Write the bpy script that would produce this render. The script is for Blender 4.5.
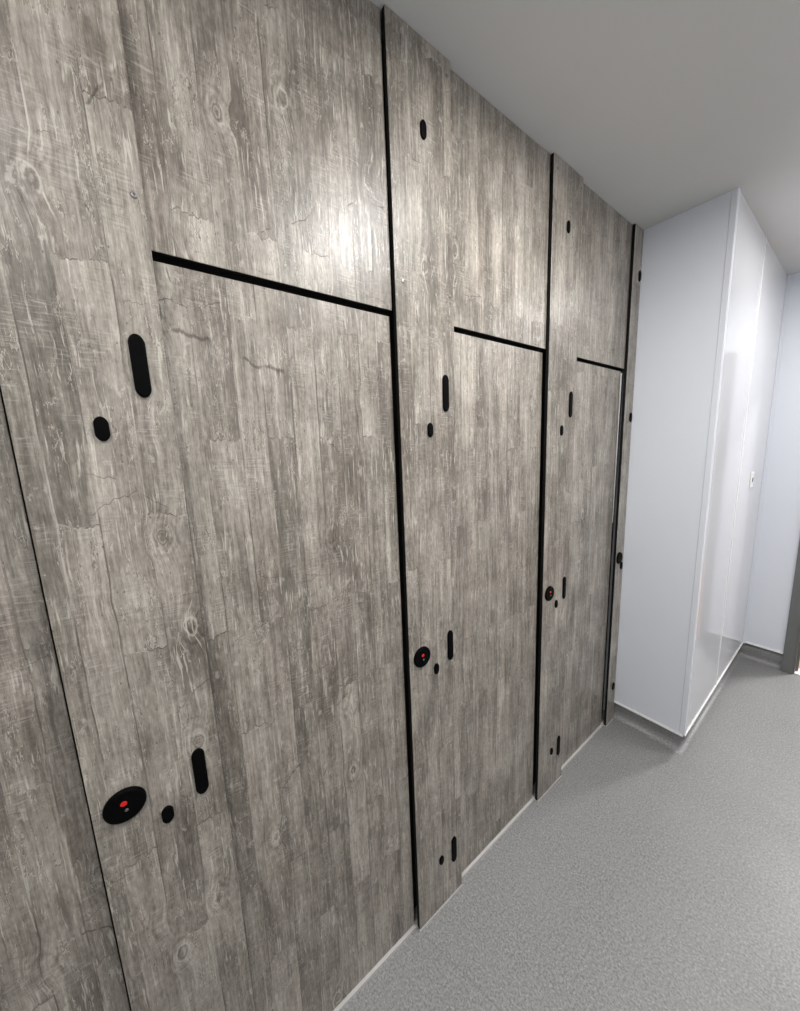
import bpy, bmesh, math, random
from mathutils import Matrix, Vector
random.seed(3)
C = bpy.context.scene.collection
for o in list(bpy.data.objects): bpy.data.objects.remove(o)

# ------------------------------------------------------------------ camera
F = 347.998
cam = bpy.data.cameras.new('camera'); cam.sensor_fit = 'HORIZONTAL'; cam.sensor_width = 36; cam.lens = F/800*36
cam.clip_start = 0.02
co = bpy.data.objects.new('camera', cam); C.objects.link(co)
R = [[0.5987307166805139, 0.7999742895653188, -0.03953055701228737],
     [0.10157735167806646, -0.1247951643418451, -0.9869692034622776],
     [-0.7944832097214571, 0.5869133692388983, -0.15597796792924318]]
r, d, f = R
M = Matrix(((r[0], -d[0], -f[0], 0.73418), (r[1], -d[1], -f[1], 0.32552), (r[2], -d[2], -f[2], 1.55246), (0, 0, 0, 1)))
co.matrix_world = M
bpy.context.scene.camera = co

# ------------------------------------------------------------------ world, exposure, lights
W = bpy.data.worlds.new('world'); bpy.context.scene.world = W; W.use_nodes = True
W.node_tree.nodes['Background'].inputs[0].default_value = (0.8, 0.9, 1, 1)
W.node_tree.nodes['Background'].inputs[1].default_value = 0.15
vs = bpy.context.scene.view_settings
vs.view_transform = 'Standard'; vs.look = 'None'; vs.gamma = 1; vs.use_curve_mapping = False; vs.exposure = 0.64
LAMPS = [  # x, y, watts
    (0.80, -0.12, 7.0), (0.72, 1.17, 13.0), (0.93, 2.76, 6.0)]
LAMP_COLOUR = (1.0, 0.985, 0.96)
FAR_LAMP = (1.1, 4.45, 36.0)

# ------------------------------------------------------------------ main dimensions (metres)
H = 2.5                       # ceiling
BX, BY, EY = 0.325, 2.306, 3.60   # boxing depth from the wall, its front, end wall
RX, KY = 1.42, -1.1           # right wall, wall behind the camera
EDGE = [0.188, 0.871, 1.546, 2.212]   # left edges of the pilasters
PW = 0.197                    # pilaster width
PT = 0.012                    # panel thickness
ZG, ZO = 1.879, 1.890         # door top, overpanel bottom
SK = 0.112                    # skirting height

# ------------------------------------------------------------------ material helpers
def mat(name, col=(.5,.5,.5), rough=.5, metal=0, spec=.5, emit=None, es=0):
    m = bpy.data.materials.new(name); m.use_nodes = True
    b = m.node_tree.nodes['Principled BSDF']
    b.inputs['Base Color'].default_value = (*col, 1); b.inputs['Roughness'].default_value = rough
    b.inputs['Metallic'].default_value = metal; b.inputs['Specular IOR Level'].default_value = spec
    if emit: b.inputs['Emission Color'].default_value = (*emit, 1); b.inputs['Emission Strength'].default_value = es
    return m

class G:
    def __init__(s, m): s.t = m.node_tree; s.N = s.t.nodes; s.L = s.t.links; s.b = s.N['Principled BSDF']
    def set(s, inp, v):
        if isinstance(v, bpy.types.NodeSocket): s.L.new(v, inp)
        elif v is not None: inp.default_value = v
    def math(s, op, a, b=None, c=None, clamp=False):
        n = s.N.new('ShaderNodeMath'); n.operation = op; n.use_clamp = clamp
        for i, v in enumerate((a, b, c)): s.set(n.inputs[i], v)
        return n.outputs[0]
    def ramp(s, v, a, b, lo=0., hi=1., smooth=False):
        n = s.N.new('ShaderNodeMapRange'); n.clamp = True
        if smooth: n.interpolation_type = 'SMOOTHSTEP'
        for k, x in zip(('Value', 'From Min', 'From Max', 'To Min', 'To Max'), (v, a, b, lo, hi)): s.set(n.inputs[k], x)
        return n.outputs[0]
    def xyz(s, x, y, z):
        n = s.N.new('ShaderNodeCombineXYZ')
        for i, v in enumerate((x, y, z)): s.set(n.inputs[i], v)
        return n.outputs[0]
    def noise(s, vec, scale=1, detail=4, rough=.5, dist=0, col=False, norm=True):
        n = s.N.new('ShaderNodeTexNoise'); s.set(n.inputs['Vector'], vec)
        n.inputs['Scale'].default_value = scale; n.inputs['Detail'].default_value = detail
        n.inputs['Roughness'].default_value = rough; n.inputs['Distortion'].default_value = dist
        return n.outputs[1 if col else 0]
    def voro(s, vec, scale=1, feature='F1', rnd=1.):
        n = s.N.new('ShaderNodeTexVoronoi'); n.feature = feature; s.set(n.inputs['Vector'], vec)
        n.inputs['Scale'].default_value = scale; n.inputs['Randomness'].default_value = rnd
        return n
    def mix(s, fac, a, b, mode='MIX'):
        n = s.N.new('ShaderNodeMix'); n.data_type = 'RGBA'; n.blend_type = mode
        s.set(n.inputs[0], fac); s.set(n.inputs[6], a if isinstance(a, bpy.types.NodeSocket) else (*a, 1))
        s.set(n.inputs[7], b if isinstance(b, bpy.types.NodeSocket) else (*b, 1))
        return n.outputs[2]
    def bump(s, h, strength=.3, dist=.001):
        n = s.N.new('ShaderNodeBump'); n.inputs['Strength'].default_value = strength; n.inputs['Distance'].default_value = dist
        s.set(n.inputs['Height'], h); s.L.new(n.outputs[0], s.b.inputs['Normal'])

def wood_material():
    m = mat('weathered_plank_laminate', rough=.45); g = G(m)
    tc = g.N.new('ShaderNodeTexCoord'); oi = g.N.new('ShaderNodeObjectInfo')
    sp = g.N.new('ShaderNodeSeparateXYZ'); g.L.new(tc.outputs['Object'], sp.inputs[0])
    rnd = oi.outputs['Random']
    u0 = g.math('MULTIPLY_ADD', rnd, 17.3, sp.outputs[1]); v0 = g.math('MULTIPLY_ADD', rnd, 31.7, sp.outputs[2])
    # knots bend the grain around them
    kv = g.voro(g.xyz(g.math('MULTIPLY', u0, 10.5), g.math('MULTIPLY', v0, 6.2), 0.), 1)
    kn = g.noise(g.xyz(g.math('MULTIPLY', u0, 60), g.math('MULTIPLY', v0, 35), 9.), 1, 3, .6)
    kd = g.math('ADD', kv.outputs['Distance'], g.math('MULTIPLY', g.math('SUBTRACT', kn, .5), .13))
    kc = g.N.new('ShaderNodeSeparateColor'); g.L.new(kv.outputs['Color'], kc.inputs[0])
    kon = g.math('GREATER_THAN', kc.outputs[0], .68)
    kw = g.math('MULTIPLY', g.ramp(kd, .05, .42, 1., 0., True), kon)
    kcore = g.math('MULTIPLY', g.ramp(kd, .02, .13, 1., 0., True), kon)
    # wander of the grain
    wob = g.noise(g.xyz(g.math('MULTIPLY', u0, 4), g.math('MULTIPLY', v0, 2.2), 3.), 1, 3, .55)
    wob2 = g.noise(g.xyz(g.math('MULTIPLY', u0, 22), g.math('MULTIPLY', v0, 14), 9.), 1, 3, .6)
    u = g.math('ADD', u0, g.math('MULTIPLY', g.math('SUBTRACT', wob, .5), .010))
    u = g.math('ADD', u, g.math('MULTIPLY', g.math('SUBTRACT', wob2, .5), .0035))
    u = g.math('ADD', u, g.math('MULTIPLY', kw, .011))
    v = v0
    # boards: brick pattern on its side; strips of about 5 cm
    br = g.N.new('ShaderNodeTexBrick')
    ub = g.math('ADD', u, g.math('MULTIPLY', g.math('SUBTRACT', g.noise(g.xyz(g.math('MULTIPLY', u0, 9), 0., 0.), 1, 1), .5), .07))
    vb = g.math('ADD', v, g.math('MULTIPLY', g.math('SUBTRACT', g.noise(g.xyz(g.math('MULTIPLY', u0, 30), g.math('MULTIPLY', v0, 5), 5.), 1, 4, .7), .5), .05))
    g.set(br.inputs['Vector'], g.xyz(vb, ub, 0.))
    br.offset = .37; br.squash = 1
    br.inputs['Color1'].default_value = (0, 0, 0, 1); br.inputs['Color2'].default_value = (1, 1, 1, 1); br.inputs['Mortar'].default_value = (.5, .5, .5, 1)
    br.inputs['Scale'].default_value = 1; br.inputs['Mortar Size'].default_value = .0014; br.inputs['Mortar Smooth'].default_value = .4
    br.inputs['Bias'].default_value = 0; br.inputs['Brick Width'].default_value = .62; br.inputs['Row Height'].default_value = .056
    bt = g.N.new('ShaderNodeSeparateColor'); g.L.new(br.outputs['Color'], bt.inputs[0]); board = bt.outputs[0]
    seam = br.outputs['Fac']
    uu = g.math('MULTIPLY_ADD', board, 3.1, u)
    fine = g.noise(g.xyz(g.math('MULTIPLY', uu, 420), g.math('MULTIPLY', v, 16), 0.), 1, 5, .65)
    streak = g.noise(g.xyz(g.math('MULTIPLY', uu, 95), g.math('MULTIPLY', v, 3.5), 1.), 1, 6, .62)
    broad = g.noise(g.xyz(g.math('MULTIPLY', uu, 16), g.math('MULTIPLY', v, 2.6), 2.), 1, 5, .6)
    blot = g.noise(g.xyz(g.math('MULTIPLY', u0, 11), g.math('MULTIPLY', v0, 9), 4.), 1, 6, .62)
    big = g.noise(g.xyz(g.math('MULTIPLY', u0, 3), g.math('MULTIPLY', v0, 2), 7.), 1, 2, .5)
    val = g.math('MULTIPLY', g.math('SUBTRACT', fine, .5), .60)
    val = g.math('ADD', val, g.math('MULTIPLY', g.math('SUBTRACT', streak, .5), .85))
    val = g.math('ADD', val, g.math('MULTIPLY', g.math('SUBTRACT', broad, .5), .85))
    val = g.math('ADD', val, g.math('MULTIPLY', g.math('SUBTRACT', blot, .5), .55))
    val = g.math('ADD', val, g.math('MULTIPLY', g.math('SUBTRACT', board, .5), .17))
    val = g.math('ADD', val, g.math('MULTIPLY', g.math('SUBTRACT', big, .5), .3))
    # rings of the knots
    ring = g.math('SINE', g.math('MULTIPLY_ADD', kd, 60., g.math('MULTIPLY', wob2, 9.)))
    val = g.math('ADD', val, g.math('MULTIPLY', g.math('MULTIPLY', ring, kw), .10))
    val = g.math('SUBTRACT', val, g.math('MULTIPLY', kcore, .10))
    val = g.math('ADD', val, .5)
    rel = g.noise(g.xyz(g.math('MULTIPLY', u0, 150), g.math('MULTIPLY', v0, 62), 14.), 1, 6, .72)
    val = g.math('ADD', val, g.math('MULTIPLY', g.math('SUBTRACT', rel, .5), .62))
    cr = g.N.new('ShaderNodeValToRGB'); g.L.new(val, cr.inputs[0])
    e = cr.color_ramp.elements
    e[0].position = .12; e[0].color = (.080, .070, .059, 1)
    e[1].position = .92; e[1].color = (.58, .545, .49, 1)
    a = e.new(.38); a.color = (.172, .156, .135, 1)
    a = e.new(.54); a.color = (.272, .250, .221, 1)
    a = e.new(.70); a.color = (.375, .348, .312, 1)
    col = cr.outputs[0]
    # a faint pink and a faint green cast from board to board
    hue = g.noise(g.xyz(g.math('MULTIPLY', uu, 7), g.math('MULTIPLY', v, 1.5), 11.), 1, 2)
    col = g.mix(g.ramp(hue, .5, .68, 0., .3), col, (1.06, .97, .93), 'MULTIPLY')
    col = g.mix(g.ramp(hue, .5, .34, 0., .25), col, (.97, 1.0, .95), 'MULTIPLY')
    # pale vertical scuffs
    patch = g.noise(g.xyz(g.math('MULTIPLY', u0, 13), g.math('MULTIPLY', v0, 8), 21.), 1, 3, .6)
    scuff = g.noise(g.xyz(g.math('MULTIPLY', uu, 210), g.math('MULTIPLY', v, 13), 22.), 1, 3, .6)
    s1 = g.math('MULTIPLY', g.ramp(scuff, .575, .63), g.ramp(patch, .45, .56))
    col = g.mix(g.math('MULTIPLY', s1, .62), col, (.60, .575, .52))
    # saw marks across the grain, in patches
    vt = g.math('ADD', v, g.math('MULTIPLY', u0, .04))
    saw = g.noise(g.xyz(g.math('MULTIPLY', uu, 30), g.math('MULTIPLY', vt, 300), 31.), 1, 3, .6)
    spt = g.noise(g.xyz(g.math('MULTIPLY', u0, 15), g.math('MULTIPLY', v0, 9), 33.), 1, 3, .55)
    pm = g.ramp(spt, .50, .60)
    s2 = g.math('MULTIPLY', g.ramp(saw, .52, .66), pm)
    s3 = g.math('MULTIPLY', g.ramp(saw, .48, .36), pm)
    col = g.mix(g.math('MULTIPLY', s2, .36), col, (.54, .52, .48))
    col = g.mix(g.math('MULTIPLY', s3, .26), col, (.13, .12, .105))
    # flakes: pale worn blotches with crisp rims
    fl = g.noise(g.xyz(g.math('MULTIPLY', u0, 42), g.math('MULTIPLY', v0, 26), 41.), 1, 6, .68)
    col = g.mix(g.math('MULTIPLY', g.ramp(fl, .615, .655), .42), col, (.55, .53, .49))
    col = g.mix(g.math('MULTIPLY', g.ramp(fl, .375, .335), .30), col, (.11, .10, .09))
    pits = g.voro(g.xyz(g.math('MULTIPLY', u0, 120), g.math('MULTIPLY', v0, 75), 0.), 1)
    pc = g.N.new('ShaderNodeSeparateColor'); g.L.new(pits.outputs['Color'], pc.inputs[0])
    pm2 = g.math('MULTIPLY', g.math('LESS_THAN', pits.outputs['Distance'], .17), g.math('GREATER_THAN', pc.outputs[0], .90))
    col = g.mix(g.math('MULTIPLY', pm2, .6), col, (.08, .07, .06))
    # seams: partly dark crack, partly pale rim
    sm = g.noise(g.xyz(g.math('MULTIPLY', u0, 20), g.math('MULTIPLY', v0, 5), 51.), 1, 3)
    dark = g.math('MULTIPLY', seam, g.ramp(sm, .45, .53))
    pale = g.math('MULTIPLY', seam, g.ramp(sm, .44, .36))
    col = g.mix(g.math('MULTIPLY', dark, .55), col, (.055, .048, .04))
    col = g.mix(g.math('MULTIPLY', pale, .5), col, (.58, .56, .52))
    # jagged cross cracks
    jv = g.math('ADD', v0, g.math('MULTIPLY', g.noise(g.xyz(g.math('MULTIPLY', u0, 14), g.math('MULTIPLY', v0, 3), 61.), 1, 1, .5), .05))
    jv = g.math('ADD', jv, g.math('MULTIPLY', g.noise(g.xyz(g.math('MULTIPLY', u0, 90), g.math('MULTIPLY', v0, 9), 62.), 1, 3, .6), .018))
    ck = g.voro(g.xyz(g.math('MULTIPLY', u0, 2.2), g.math('MULTIPLY', jv, 5.2), 5.), 1, 'DISTANCE_TO_EDGE')
    cm = g.noise(g.xyz(g.math('MULTIPLY', u0, 15), g.math('MULTIPLY', v0, 11), 71.), 1, 2)
    crack = g.math('MULTIPLY', g.ramp(ck.outputs['Distance'], .0010, .0034, 1., 0.), g.ramp(cm, .56, .60))
    col = g.mix(g.math('MULTIPLY', crack, .65), col, (.045, .038, .03))
    # worn islands: an embossed outline, dark on one side and pale on the other
    isl = g.noise(g.xyz(g.math('MULTIPLY', uu, 34), g.math('MULTIPLY', v, 5.5), 81.), 1, 5, .62)
    im = g.noise(g.xyz(g.math('MULTIPLY', u0, 18), g.math('MULTIPLY', v0, 9), 83.), 1, 2)
    di = g.math('SUBTRACT', isl, .53)
    ib = g.math('MULTIPLY', g.math('MULTIPLY', g.math('GREATER_THAN', di, -.010), g.math('LESS_THAN', di, 0.)), g.ramp(im, .47, .54))
    iw = g.math('MULTIPLY', g.math('MULTIPLY', g.math('GREATER_THAN', di, 0.), g.math('LESS_THAN', di, .012)), g.ramp(im, .42, .50))
    col = g.mix(g.math('MULTIPLY', ib, .58), col, (.085, .073, .06))
    col = g.mix(g.math('MULTIPLY', iw, .42), col, (.60, .57, .51))
    # rims and eyes of the knots
    rim = g.math('MULTIPLY', g.math('MULTIPLY', g.ramp(g.math('ABSOLUTE', g.math('SUBTRACT', kd, .115)), .006, .022, 1., 0.), kon), g.ramp(wob2, .42, .50))
    col = g.mix(g.math('MULTIPLY', rim, .5), col, (.60, .58, .53))
    rim2 = g.math('MULTIPLY', g.math('MULTIPLY', g.ramp(g.math('ABSOLUTE', g.math('SUBTRACT', kd, .072)), .004, .016, 1., 0.), kon), g.ramp(wob2, .60, .52))
    col = g.mix(g.math('MULTIPLY', rim2, .7), col, (.10, .085, .07))
    col = g.mix(1., col, (1.0, .980, .955), 'MULTIPLY')
    g.L.new(col, g.b.inputs['Base Color'])
    g.L.new(g.ramp(val, .2, .8, .40, .30), g.b.inputs['Roughness'])
    g.b.inputs['Specular IOR Level'].default_value = .45
    hgt = g.math('ADD', g.math('MULTIPLY', rel, .7), g.math('MULTIPLY', val, .6))
    hgt = g.math('SUBTRACT', hgt, g.math('MULTIPLY', g.math('ADD', dark, crack), .9))
    g.bump(hgt, .5, .0006)
    return m

def floor_material():
    m = mat('speckled_grey_vinyl', rough=.42); g = G(m)
    gp = g.N.new('ShaderNodeNewGeometry'); P = gp.outputs['Position']
    sp = g.N.new('ShaderNodeSeparateXYZ'); g.L.new(P, sp.inputs[0])
    n1 = g.noise(P, 160, 3, .6); n2 = g.noise(P, 420, 1, .5); n3 = g.noise(P, 2.2, 4, .6)
    v = g.voro(P, 240); vc = g.N.new('ShaderNodeSeparateColor'); g.L.new(v.outputs['Color'], vc.inputs[0])
    col = g.mix(g.ramp(n1, .35, .65), (.15, .151, .15), (.33, .328, .325))
    col = g.mix(g.ramp(n3, .3, .7, 0., .35), col, (.32, .318, .315))
    fl = g.math('LESS_THAN', v.outputs['Distance'], .42)
    col = g.mix(g.math('MULTIPLY', g.math('MULTIPLY', fl, g.math('GREATER_THAN', vc.outputs[0], .78)), .55), col, (.14, .14, .145))
    col = g.mix(g.math('MULTIPLY', g.math('MULTIPLY', fl, g.math('LESS_THAN', vc.outputs[0], .10)), .35), col, (.55, .545, .53))
    # the welded seam between two sheets
    d = g.math('ABSOLUTE', g.math('SUBTRACT', sp.outputs[1], g.math('MULTIPLY_ADD', sp.outputs[0], .27, .870)))
    col = g.mix(g.ramp(d, .0010, .0026, .45, 0.), col, (.16, .155, .15))
    g.L.new(col, g.b.inputs['Base Color'])
    g.set(g.b.inputs['Roughness'], g.ramp(g.noise(P, 5, 4, .6), .3, .7, .36, .50))
    lump = g.noise(g.xyz(g.math('MULTIPLY', sp.outputs[0], 3.), g.math('MULTIPLY', sp.outputs[1], 9.), 0.), 1, 4, .6, 1.2)
    g.bump(g.math('ADD', g.math('MULTIPLY', lump, 6.), g.math('MULTIPLY', n2, .5)), .4, .0009)
    return m

def plaster(name, c, bump=.15, rough=.9):
    m = mat(name, c, rough, spec=.25); g = G(m)
    gp = g.N.new('ShaderNodeNewGeometry')
    n = g.noise(gp.outputs['Position'], 160, 4, .6); n2 = g.noise(gp.outputs['Position'], 3, 3)
    g.L.new(g.mix(g.ramp(n2, .3, .7, 0., 1.), tuple(x*.97 for x in c), c), g.b.inputs['Base Color'])
    g.bump(n, bump, .001); return m

def sheet(name, c, rough, spec=.5):
    m = mat(name, c, rough, spec=spec); g = G(m)
    gp = g.N.new('ShaderNodeNewGeometry')
    n = g.noise(gp.outputs['Position'], 2.5, 2)
    g.L.new(g.mix(g.ramp(n, .3, .7), tuple(x*.985 for x in c), c), g.b.inputs['Base Color'])
    g.bump(n, .25, .0015); return m

WOOD = wood_material(); FLOOR = floor_material()
CEIL = plaster('ceiling_paint', (.62, .625, .615))
PAINT = plaster('wall_paint', (.72, .74, .78))
SATIN = sheet('satin_white_sheet', (.745, .77, .825), .38)
GLOSS = sheet('gloss_white_sheet', (.74, .75, .785), .08)
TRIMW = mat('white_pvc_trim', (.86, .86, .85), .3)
SEAL = mat('pale_sealant', (.52, .50, .49), .5)
EDGEB = mat('black_laminate_core', (.008, .0075, .007), .7, spec=.15)
BLACK = mat('black_nylon', (.002, .002, .0022), .5, spec=.04)
RED = mat('red_indicator', (.65, .012, .010), .4)
STEEL = mat('screw_steel', (.62, .60, .57), .28, 1)
STEELD = mat('dull_steel', (.30, .29, .28), .4, 1)
DARK = mat('cubicle_shade_backing', (.02, .02, .02), .8)  # near-black backing stands in for the shade inside the cubicles
FRAME = mat('grey_door_frame_paint', (.15, .155, .148), .4)
LAMPGL = mat('lamp_diffuser', (.9, .9, .9), .5, emit=(1, .985, .96), es=9)
LAMPRIM = mat('lamp_rim', (.8, .8, .8), .4)
OAK = mat('warm_wood_floor', (.5, .25, .09), .4)
g = G(OAK); gp = g.N.new('ShaderNodeNewGeometry'); mp = g.N.new('ShaderNodeMapping'); g.L.new(gp.outputs['Position'], mp.inputs[0])
mp.inputs['Scale'].default_value = (30, 3, 1)
g.L.new(g.mix(g.noise(mp.outputs[0], 1, 4), (.36, .16, .05), (.62, .33, .13)), g.b.inputs['Base Color'])

# ------------------------------------------------------------------ mesh helpers
def bx(bm, a, b, mi=0):
    (x0, y0, z0), (x1, y1, z1) = a, b
    v = [bm.verts.new(p) for p in ((x0,y0,z0),(x1,y0,z0),(x1,y1,z0),(x0,y1,z0),(x0,y0,z1),(x1,y0,z1),(x1,y1,z1),(x0,y1,z1))]
    for q in ((0,3,2,1),(4,5,6,7),(0,1,5,4),(1,2,6,5),(2,3,7,6),(3,0,4,7)):
        fc = bm.faces.new([v[i] for i in q]); fc.material_index = mi
    return v
def obj(name, bm, mats, parent=None, loc=(0,0,0), smooth=False):
    bm.normal_update()
    me = bpy.data.meshes.new(name); bm.to_mesh(me); bm.free()
    for m in (mats if isinstance(mats, (list, tuple)) else [mats]): me.materials.append(m)
    if smooth:
        for p in me.polygons: p.use_smooth = True
    o = bpy.data.objects.new(name, me); C.objects.link(o); o.location = loc
    if parent: o.parent = parent
    return o
def struct(name, bm, m, parent=None, smooth=False):
    o = obj(name, bm, m, parent, smooth=smooth)
    if not parent: o['kind'] = 'structure'
    return o
def box_struct(name, a, b, m, parent=None):
    bm = bmesh.new(); bx(bm, a, b); return struct(name, bm, m, parent)
def thing(name, label, cat, loc, group=None):
    o = bpy.data.objects.new(name, None); o.empty_display_size = .05; C.objects.link(o); o.location = loc
    o['label'] = label; o['category'] = cat
    if group: o['group'] = group
    return o
def panel_mesh(y0, y1, z0, z1, x1, t=PT, bevel=.0007):
    """a compact laminate sheet: printed face towards +x, black core on every edge"""
    bm = bmesh.new(); bx(bm, (x1-t, y0, z0), (x1, y1, z1))
    bmesh.ops.bevel(bm, geom=[e for e in bm.edges if all(v.co.x > x1-1e-5 for v in e.verts)], offset=bevel, segments=1, affect='EDGES')
    bm.normal_update()
    for fc in bm.faces: fc.material_index = 0 if fc.normal.x > .5 else 1
    return bm
def pill(w, h, t, n=40, p=2.6, dish=False):
    """rounded oblong cap standing out along +x: straight sides, round ends, softly domed top"""
    bm = bmesh.new(); rings = []
    pts = []
    r_ = w/2
    if h > w*1.25:
        k = n//2
        for i in range(k+1):
            a = math.pi*i/k; pts.append((r_*math.copysign(abs(math.cos(a))**.88, math.cos(a)), h/2-r_*1.15+r_*1.15*math.sin(a)))
        for i in range(k+1):
            a = math.pi+math.pi*i/k; pts.append((r_*math.copysign(abs(math.cos(a))**.88, math.cos(a)), -(h/2-r_*1.15)+r_*1.15*math.sin(a)))
    else:
        for i in range(n):
            a = 2*math.pi*i/n; pts.append((w/2*math.cos(a), h/2*math.sin(a)))
    if h > w*1.25: pts = [(py*(1.06-.26*abs(pz/(h/2))**2), pz) for py, pz in pts]
    for x, s in ((0, 1.0), (t*.55, 1.0), (t*.82, .965), (t*.95, .90), (t, .78)):
        inset = (1-s)*w/2
        rings.append([bm.verts.new((x, py*(1-inset/(w/2)) if h <= w*1.25 else py - math.copysign(min(inset, abs(py)), py),
                                    pz*(1-inset/(h/2)))) for py, pz in pts])
    m_ = len(pts)
    for A, B in zip(rings, rings[1:]):
        for i in range(m_): bm.faces.new((A[i], A[(i+1) % m_], B[(i+1) % m_], B[i]))
    bm.faces.new(rings[-1]); bm.faces.new(list(reversed(rings[0])))
    bmesh.ops.recalc_face_normals(bm, faces=bm.faces)
    return bm
def lathe(profile, n=48):
    """profile of (radius, x) turned about the x axis"""
    bm = bmesh.new(); rings = []
    for rr, x in profile:
        rings.append([bm.verts.new((x, rr*math.cos(2*math.pi*i/n), rr*math.sin(2*math.pi*i/n))) for i in range(n)])
    for A, B in zip(rings, rings[1:]):
        for i in range(n): bm.faces.new((A[i], A[(i+1) % n], B[(i+1) % n], B[i]))
    bm.faces.new(rings[-1]); bm.faces.new(list(reversed(rings[0])))
    bmesh.ops.recalc_face_normals(bm, faces=bm.faces)
    return bm

# ------------------------------------------------------------------ the setting
bm = bmesh.new(); bx(bm, (-.12, KY-.1, -.1), (RX+.1, EY+.1, 0)); struct('floor', bm, FLOOR)
bm = bmesh.new(); bx(bm, (-.12, KY-.1, H), (RX+.1, EY+.1, H+.1)); struct('ceiling', bm, CEIL)
bm = bmesh.new()
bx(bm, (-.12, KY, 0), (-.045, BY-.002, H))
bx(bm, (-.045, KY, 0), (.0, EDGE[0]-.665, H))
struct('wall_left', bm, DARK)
box_struct('wall_right', (RX, KY-.1, 0), (RX+.1, EY+.1, H), PAINT)
box_struct('wall_back', (-.12, KY-.1, 0), (RX, KY, H), PAINT)
# boxing that stands out of the left wall
bm = bmesh.new(); bx(bm, (-.12, BY+.003, SK-.004), (BX-.003, EY+.1, H)); bx(bm, (-.12, BY+.030, 0), (BX-.030, EY+.1, SK-.004)); struct('wall_boxing', bm, PAINT)
box_struct('wall_front', (-.0, BY-.001, SK), (BX-.018, BY+.003, H), SATIN)
bm = bmesh.new(); bx(bm, (BX-.004, BY+.020, SK), (BX+.0008, EY, H))
struct('wall_side', bm, GLOSS)
def bevelled(parts, w=.0012, seg=2):
    bm = bmesh.new()
    for a, b in parts: bx(bm, a, b)
    bmesh.ops.bevel(bm, geom=bm.edges[:], offset=w, segments=seg, affect='EDGES'); return bm
bm = bmesh.new()                                                                                                   # outer corner profile, one L-shaped extrusion
pl_ = [(BX-.0175, BY-.0010), (BX-.0168, BY-.0028), (BX+.0012, BY-.0028), (BX+.0026, BY-.0014), (BX+.0026, BY+.0262), (BX+.0010, BY+.0270), (BX+.0008, BY+.0030), (BX-.0030, BY-.0008)]
lo_ = [bm.verts.new((x, y, SK)) for x, y in pl_]; hi_ = [bm.verts.new((x, y, H)) for x, y in pl_]
for i in range(len(pl_)): bm.faces.new((lo_[i], lo_[(i+1) % 8], hi_[(i+1) % 8], hi_[i]))
bmesh.ops.recalc_face_normals(bm, faces=bm.faces)
struct('trim_1', bm, SATIN)
struct('trim_2', bevelled([((BX-.002, 2.884, SK), (BX+.0028, 2.898, H))]), TRIMW)                                   # joint strip
struct('trim_3', bevelled([((.0, BY-.006, SK-.008), (BX+.005, BY+.004, SK+.003)), ((BX-.003, BY-.006, SK-.008), (BX+.005, EY, SK+.003))], .0015), TRIMW)  # base cap
struct('trim_4', bevelled([((BX, EY-.014, SK), (BX+.014, EY, H))], .002), SATIN)                                  # inner corner
EZ = .124
struct('trim_5', bevelled([((BX+.002, EY-.008, EZ-.008), (.522, EY+.002, EZ+.003))], .0015), TRIMW)
# end wall with its doorway
DX0, DX1, DZ = .522, 1.40, 2.06
bm = bmesh.new(); bx(bm, (BX-.003, EY, EZ-.005), (DX0+.03, EY+.1, H)); bx(bm, (BX-.03, EY+.030, 0), (DX0+.03, EY+.1, EZ-.005)); bx(bm, (DX0+.03, EY, DZ), (RX+.1, EY+.1, H))
struct('wall_end', bm, SATIN)
# coved skirting
def cove(path, h, name, r_=.030, off=.001):
    """sweep a coved profile along a polyline of (point, outward normal) stations"""
    prof = [(-.0005, h)]
    prof += [(off, h), (off, r_)] + [(off + r_*(1-math.cos(a)), r_*(1-math.sin(a))) for a in [math.pi/2*i/8 for i in range(1, 9)]] + [(off+r_+.002, .0004)]
    bm = bmesh.new(); rows = []
    for (px, py), (nx, ny) in path:
        rows.append([bm.verts.new((px+nx*a, py+ny*a, z)) for a, z in prof])
    for A, B in zip(rows, rows[1:]):
        for i in range(len(prof)-1): bm.faces.new((A[i], B[i], B[i+1], A[i+1]))
    bmesh.ops.recalc_face_normals(bm, faces=bm.faces)
    o = struct(name, bm, FLOOR, smooth=True); return o
cove([((-.03, BY+.026), (0, -1)), ((BX-.026, BY+.026), (1, -1)), ((BX-.026, EY+.026), (1, -1))], SK-.004, 'baseboard_boxing')
cove([((BX-.026, EY+.026), (0, -1)), ((DX0, EY+.026), (0, -1))], EZ-.005, 'baseboard_end')
cove([((RX, EY), (-1, 0)), ((RX, KY), (-1, 0))], .1, 'baseboard_right')
# doorway: grey frame with stop, threshold, and the room beyond
FW = .050
df = bpy.data.objects.new('door_1', None); C.objects.link(df); df['kind'] = 'structure'
bm = bevelled([((DX0, EY-.016, 0), (DX0+FW, EY+.016, DZ)), ((DX0+FW-.032, EY-.006, 0), (DX0+FW+.008, EY+.1, DZ)), ((DX0+FW+.006, EY+.045, 0), (DX0+FW+.02, EY+.075, DZ))], .002)
obj('door_jamb', bm, FRAME, df)
bm = bevelled([((DX0, EY-.016, DZ), (RX-.001, EY+.016, DZ+FW))], .002); obj('door_head', bm, FRAME, df)
bm = bevelled([((DX0+FW+.008, EY+.004, .0005), (RX-.001, EY+.098, .006))], .002); obj('door_threshold', bm, TRIMW, df)
box_struct('floor_beyond', (-.1, EY+.1, -.1), (2.6, 6.0, 0.0), OAK)
box_struct('ceiling_beyond', (-.1, EY+.1, H), (2.6, 6.0, H+.1), CEIL)
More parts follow.
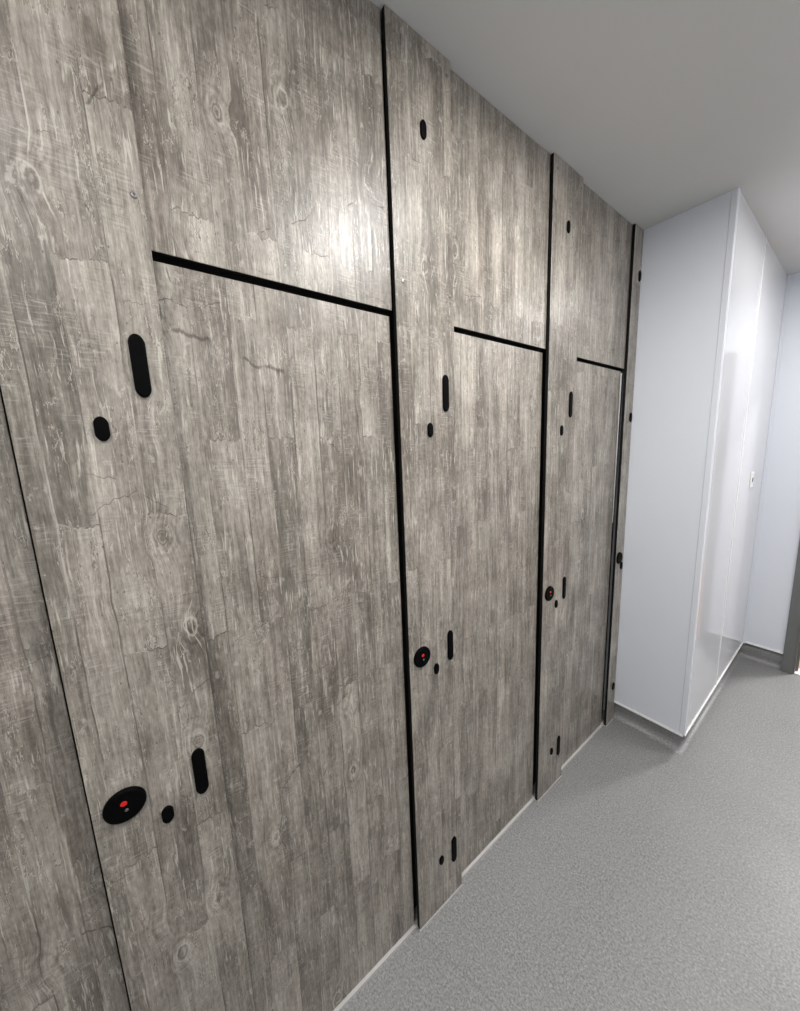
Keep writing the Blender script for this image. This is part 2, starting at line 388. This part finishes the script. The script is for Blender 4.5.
bm = bmesh.new(); bx(bm, (-.2, EY+.1, 0), (-.1, 6.0, H)); bx(bm, (-.2, 6.0, 0), (2.6, 6.1, H)); bx(bm, (2.6, EY+.1, 0), (2.7, 6.1, H)); struct('wall_beyond', bm, PAINT)
# pale sealant line along the foot of the cubicle front
bm = bmesh.new()
yy = [EDGE[0]-.68] + EDGE
bx(bm, (-.014, EDGE[0]-.66, 0), (-.001, BY-.004, .0085))
for e in EDGE: bx(bm, (-.0010, e-.001, 0), (PT+.0015, min(e+PW, BY-.004), .0050))
struct('trim_6', bm, SEAL)

# ------------------------------------------------------------------ cubicle fronts
def hinge_cap(p, y, z): return obj('hinge_cap', pill(.0240, .098, .0045), BLACK, p, (PT, y-.010, z), True)
def fixing_cap(p, y, z, h=.038, w=.0185): return obj('fixing_cap', pill(w, h, .0045), BLACK, p, (PT, y-.006, z), True)
def screw(p, y, z):
    bm = lathe([(.0046, 0), (.0046, .0006), (.0036, .0016), (.0018, .0019), (.0016, .0008)], 20)
    return obj('screw', bm, STEELD, p, (PT, y, z), False)
def lock_disc(p, y, z, red=True):
    d_ = obj('lock_disc', lathe([(.0305, 0), (.0305, .003), (.0295, .0055), (.0270, .0070), (.0250, .0073), (.0235, .0067), (.0220, .0069), (.001, .0074)], 64), BLACK, p, (PT, y, z), True)
    if not red: return d_
    bm = lathe([(.0049, 0), (.0049, .0006), (.0042, .0009)], 24)
    for v in bm.verts: v.co.z *= .92; v.co.y += .25*abs(v.co.z)*.3
    rd = obj('red_indicator', bm, RED, d_, (.0071, -.001, .0075), False); rd['label'] = 'red window above the middle of the black disc'
    bm = lathe([(.0029, 0), (.0029, .0005), (.0023, .0009), (.0015, .0009), (.0013, .0001)], 6)
    obj('release_screw', bm, STEELD, d_, (.0072, .0015, -.0065), False)
    return d_

# origin of each pilaster: the foot of its left edge
def pilaster(y, label, w=PW, full=True, hw=None):
    t = thing('pilaster', label, 'cubicle panel', (0, y, 0), 'cubicle pilasters')
    obj('panel', panel_mesh(0, w, .0058, H-.001, PT), [WOOD, EDGEB], t)
    if full:
        for zz in (1.7035, .950, .190): hinge_cap(t, .1695, zz)
        fixing_cap(t, .107, 2.309, .040); fixing_cap(t, .105, 1.604); fixing_cap(t, .106, .896, .034); fixing_cap(t, .107, .195, .032)
        lock_disc(t, .0445, .958)
        for sy in (.024, .184):
            for sz in (2.462, 1.958): screw(t, sy, sz)
    else:
        fixing_cap(t, .079, 2.303, .046, .024); fixing_cap(t, .075, 1.668, .044, .024); fixing_cap(t, .073, .913, .040, .024); fixing_cap(t, .066, .220, .042, .024)
        lock_disc(t, .0345, .962, False)
    return t
P1 = pilaster(EDGE[0], 'grey plank-patterned pilaster with the biggest-looking red-dotted lock disc, closest to the camera')
P2 = pilaster(EDGE[1], 'grey plank-patterned pilaster between the two widest doors, screws near its top corners')
P3 = pilaster(EDGE[2], 'grey plank-patterned pilaster second from the white boxed-out wall')
P4 = pilaster(EDGE[3], 'narrow grey wood-look pilaster touching the white boxed-out wall', BY-.004-EDGE[3], False)
# pale wedge added for the light glimpsed in the gap beside the last pilaster
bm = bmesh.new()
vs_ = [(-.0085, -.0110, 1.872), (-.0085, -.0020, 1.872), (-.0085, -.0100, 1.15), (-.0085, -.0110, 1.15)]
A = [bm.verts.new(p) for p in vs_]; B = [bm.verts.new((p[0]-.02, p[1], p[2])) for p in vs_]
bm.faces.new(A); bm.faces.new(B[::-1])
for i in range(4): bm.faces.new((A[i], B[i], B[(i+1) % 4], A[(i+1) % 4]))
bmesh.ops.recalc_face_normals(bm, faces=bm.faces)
so = obj('gap_light_strip', bm, TRIMW, P4); so['label'] = 'thin white strip added for light showing in the dark gap'

GAP = .0058
door_labels = ['dark grey wood-look door at the bottom left corner, cut off by the frame',
               'large grey plank-patterned cubicle door, widest in view, beside the big lock disc',
               'grey plank-patterned cubicle door between the second and third lock discs',
               'narrow-looking grey plank-patterned cubicle door closest to the white boxed-out wall']
over_labels = ['grey wood-look panel over the door at the left edge',
               'large grey plank-patterned fixed panel above the widest door, shiny at its right end',
               'grey plank-patterned fixed panel above the middle door, under the ceiling',
               'smallest grey plank-patterned fixed panel, above the door nearest the white wall']
starts = [EDGE[0]-.66] + [e+PW-.03 for e in EDGE[:3]]
for i in range(4):
    y0, y1 = starts[i], EDGE[i]
    gap = (.0058, GAP, GAP, .0115)[i]
    w = y1 - y0
    o = obj('cubicle_door', panel_mesh(0, w-gap, .009, ZG, 0), [WOOD, EDGEB], None, (-.0095, y0, 0))
    o['label'] = door_labels[i]; o['category'] = 'door'; o['group'] = 'cubicle doors'
    o = obj('overhead_panel', panel_mesh(0, w-GAP*.55, 0, H-ZO-.0012, 0), [WOOD, EDGEB], None, (-.0002, y0, ZO))
    o['label'] = over_labels[i]; o['category'] = 'panel'; o['group'] = 'panels above the cubicle doors'

# ------------------------------------------------------------------ small switch on the boxing
t = thing('switch_plate', 'small white plate with a dark key slot on the glossy white wall', 'switch', (BX+.0005, 3.215, 1.300))
bm = bmesh.new(); bx(bm, (0, -.034, -.047), (.008, .034, .047)); bmesh.ops.bevel(bm, geom=bm.edges[:], offset=.003, segments=3, affect='EDGES')
obj('plate', bm, TRIMW, t)
bm = bmesh.new(); bx(bm, (.0075, -.010, -.012), (.0095, .010, .012)); bmesh.ops.bevel(bm, geom=bm.edges[:], offset=.0008, segments=1, affect='EDGES')
obj('key_slot', bm, mat('dark_slot', (.02, .012, .015), .4), t)

# ------------------------------------------------------------------ ceiling lamps (outside the frame)
def lamp(x, y, wts, label, rad=.15):
    t = thing('ceiling_lamp', label, 'lamp', (x, y, H), 'round ceiling lamps')
    def turned(prof):
        bm = lathe(prof, 48)
        for v in bm.verts: v.co = Vector((v.co.y, v.co.z, -v.co.x))
        bmesh.ops.recalc_face_normals(bm, faces=bm.faces); return bm
    obj('lamp_body', turned([(rad, 0), (rad, .022), (rad-.008, .026), (rad-.012, .020)]), LAMPRIM, t)
    obj('lamp_diffuser', turned([(rad-.012, .0205), (rad-.014, .0245), (rad-.05, .028), (.002, .030)]), LAMPGL, t, smooth=True)
    l = bpy.data.lights.new('lamp_light', 'AREA'); l.shape = 'DISK'; l.size = rad*2; l.energy = wts; l.color = LAMP_COLOUR
    lo = bpy.data.objects.new('lamp_light', l); C.objects.link(lo); lo.parent = t; lo.location = (0, 0, -.034)
for (x, y, wts), lb in zip(LAMPS, ('round white ceiling lamp above and behind the camera', 'round white ceiling lamp above the middle of the corridor', 'round white ceiling lamp nearest the end doorway')):
    lamp(x, y, wts, lb)
lamp(*FAR_LAMP, 'round white ceiling lamp in the room beyond the doorway')
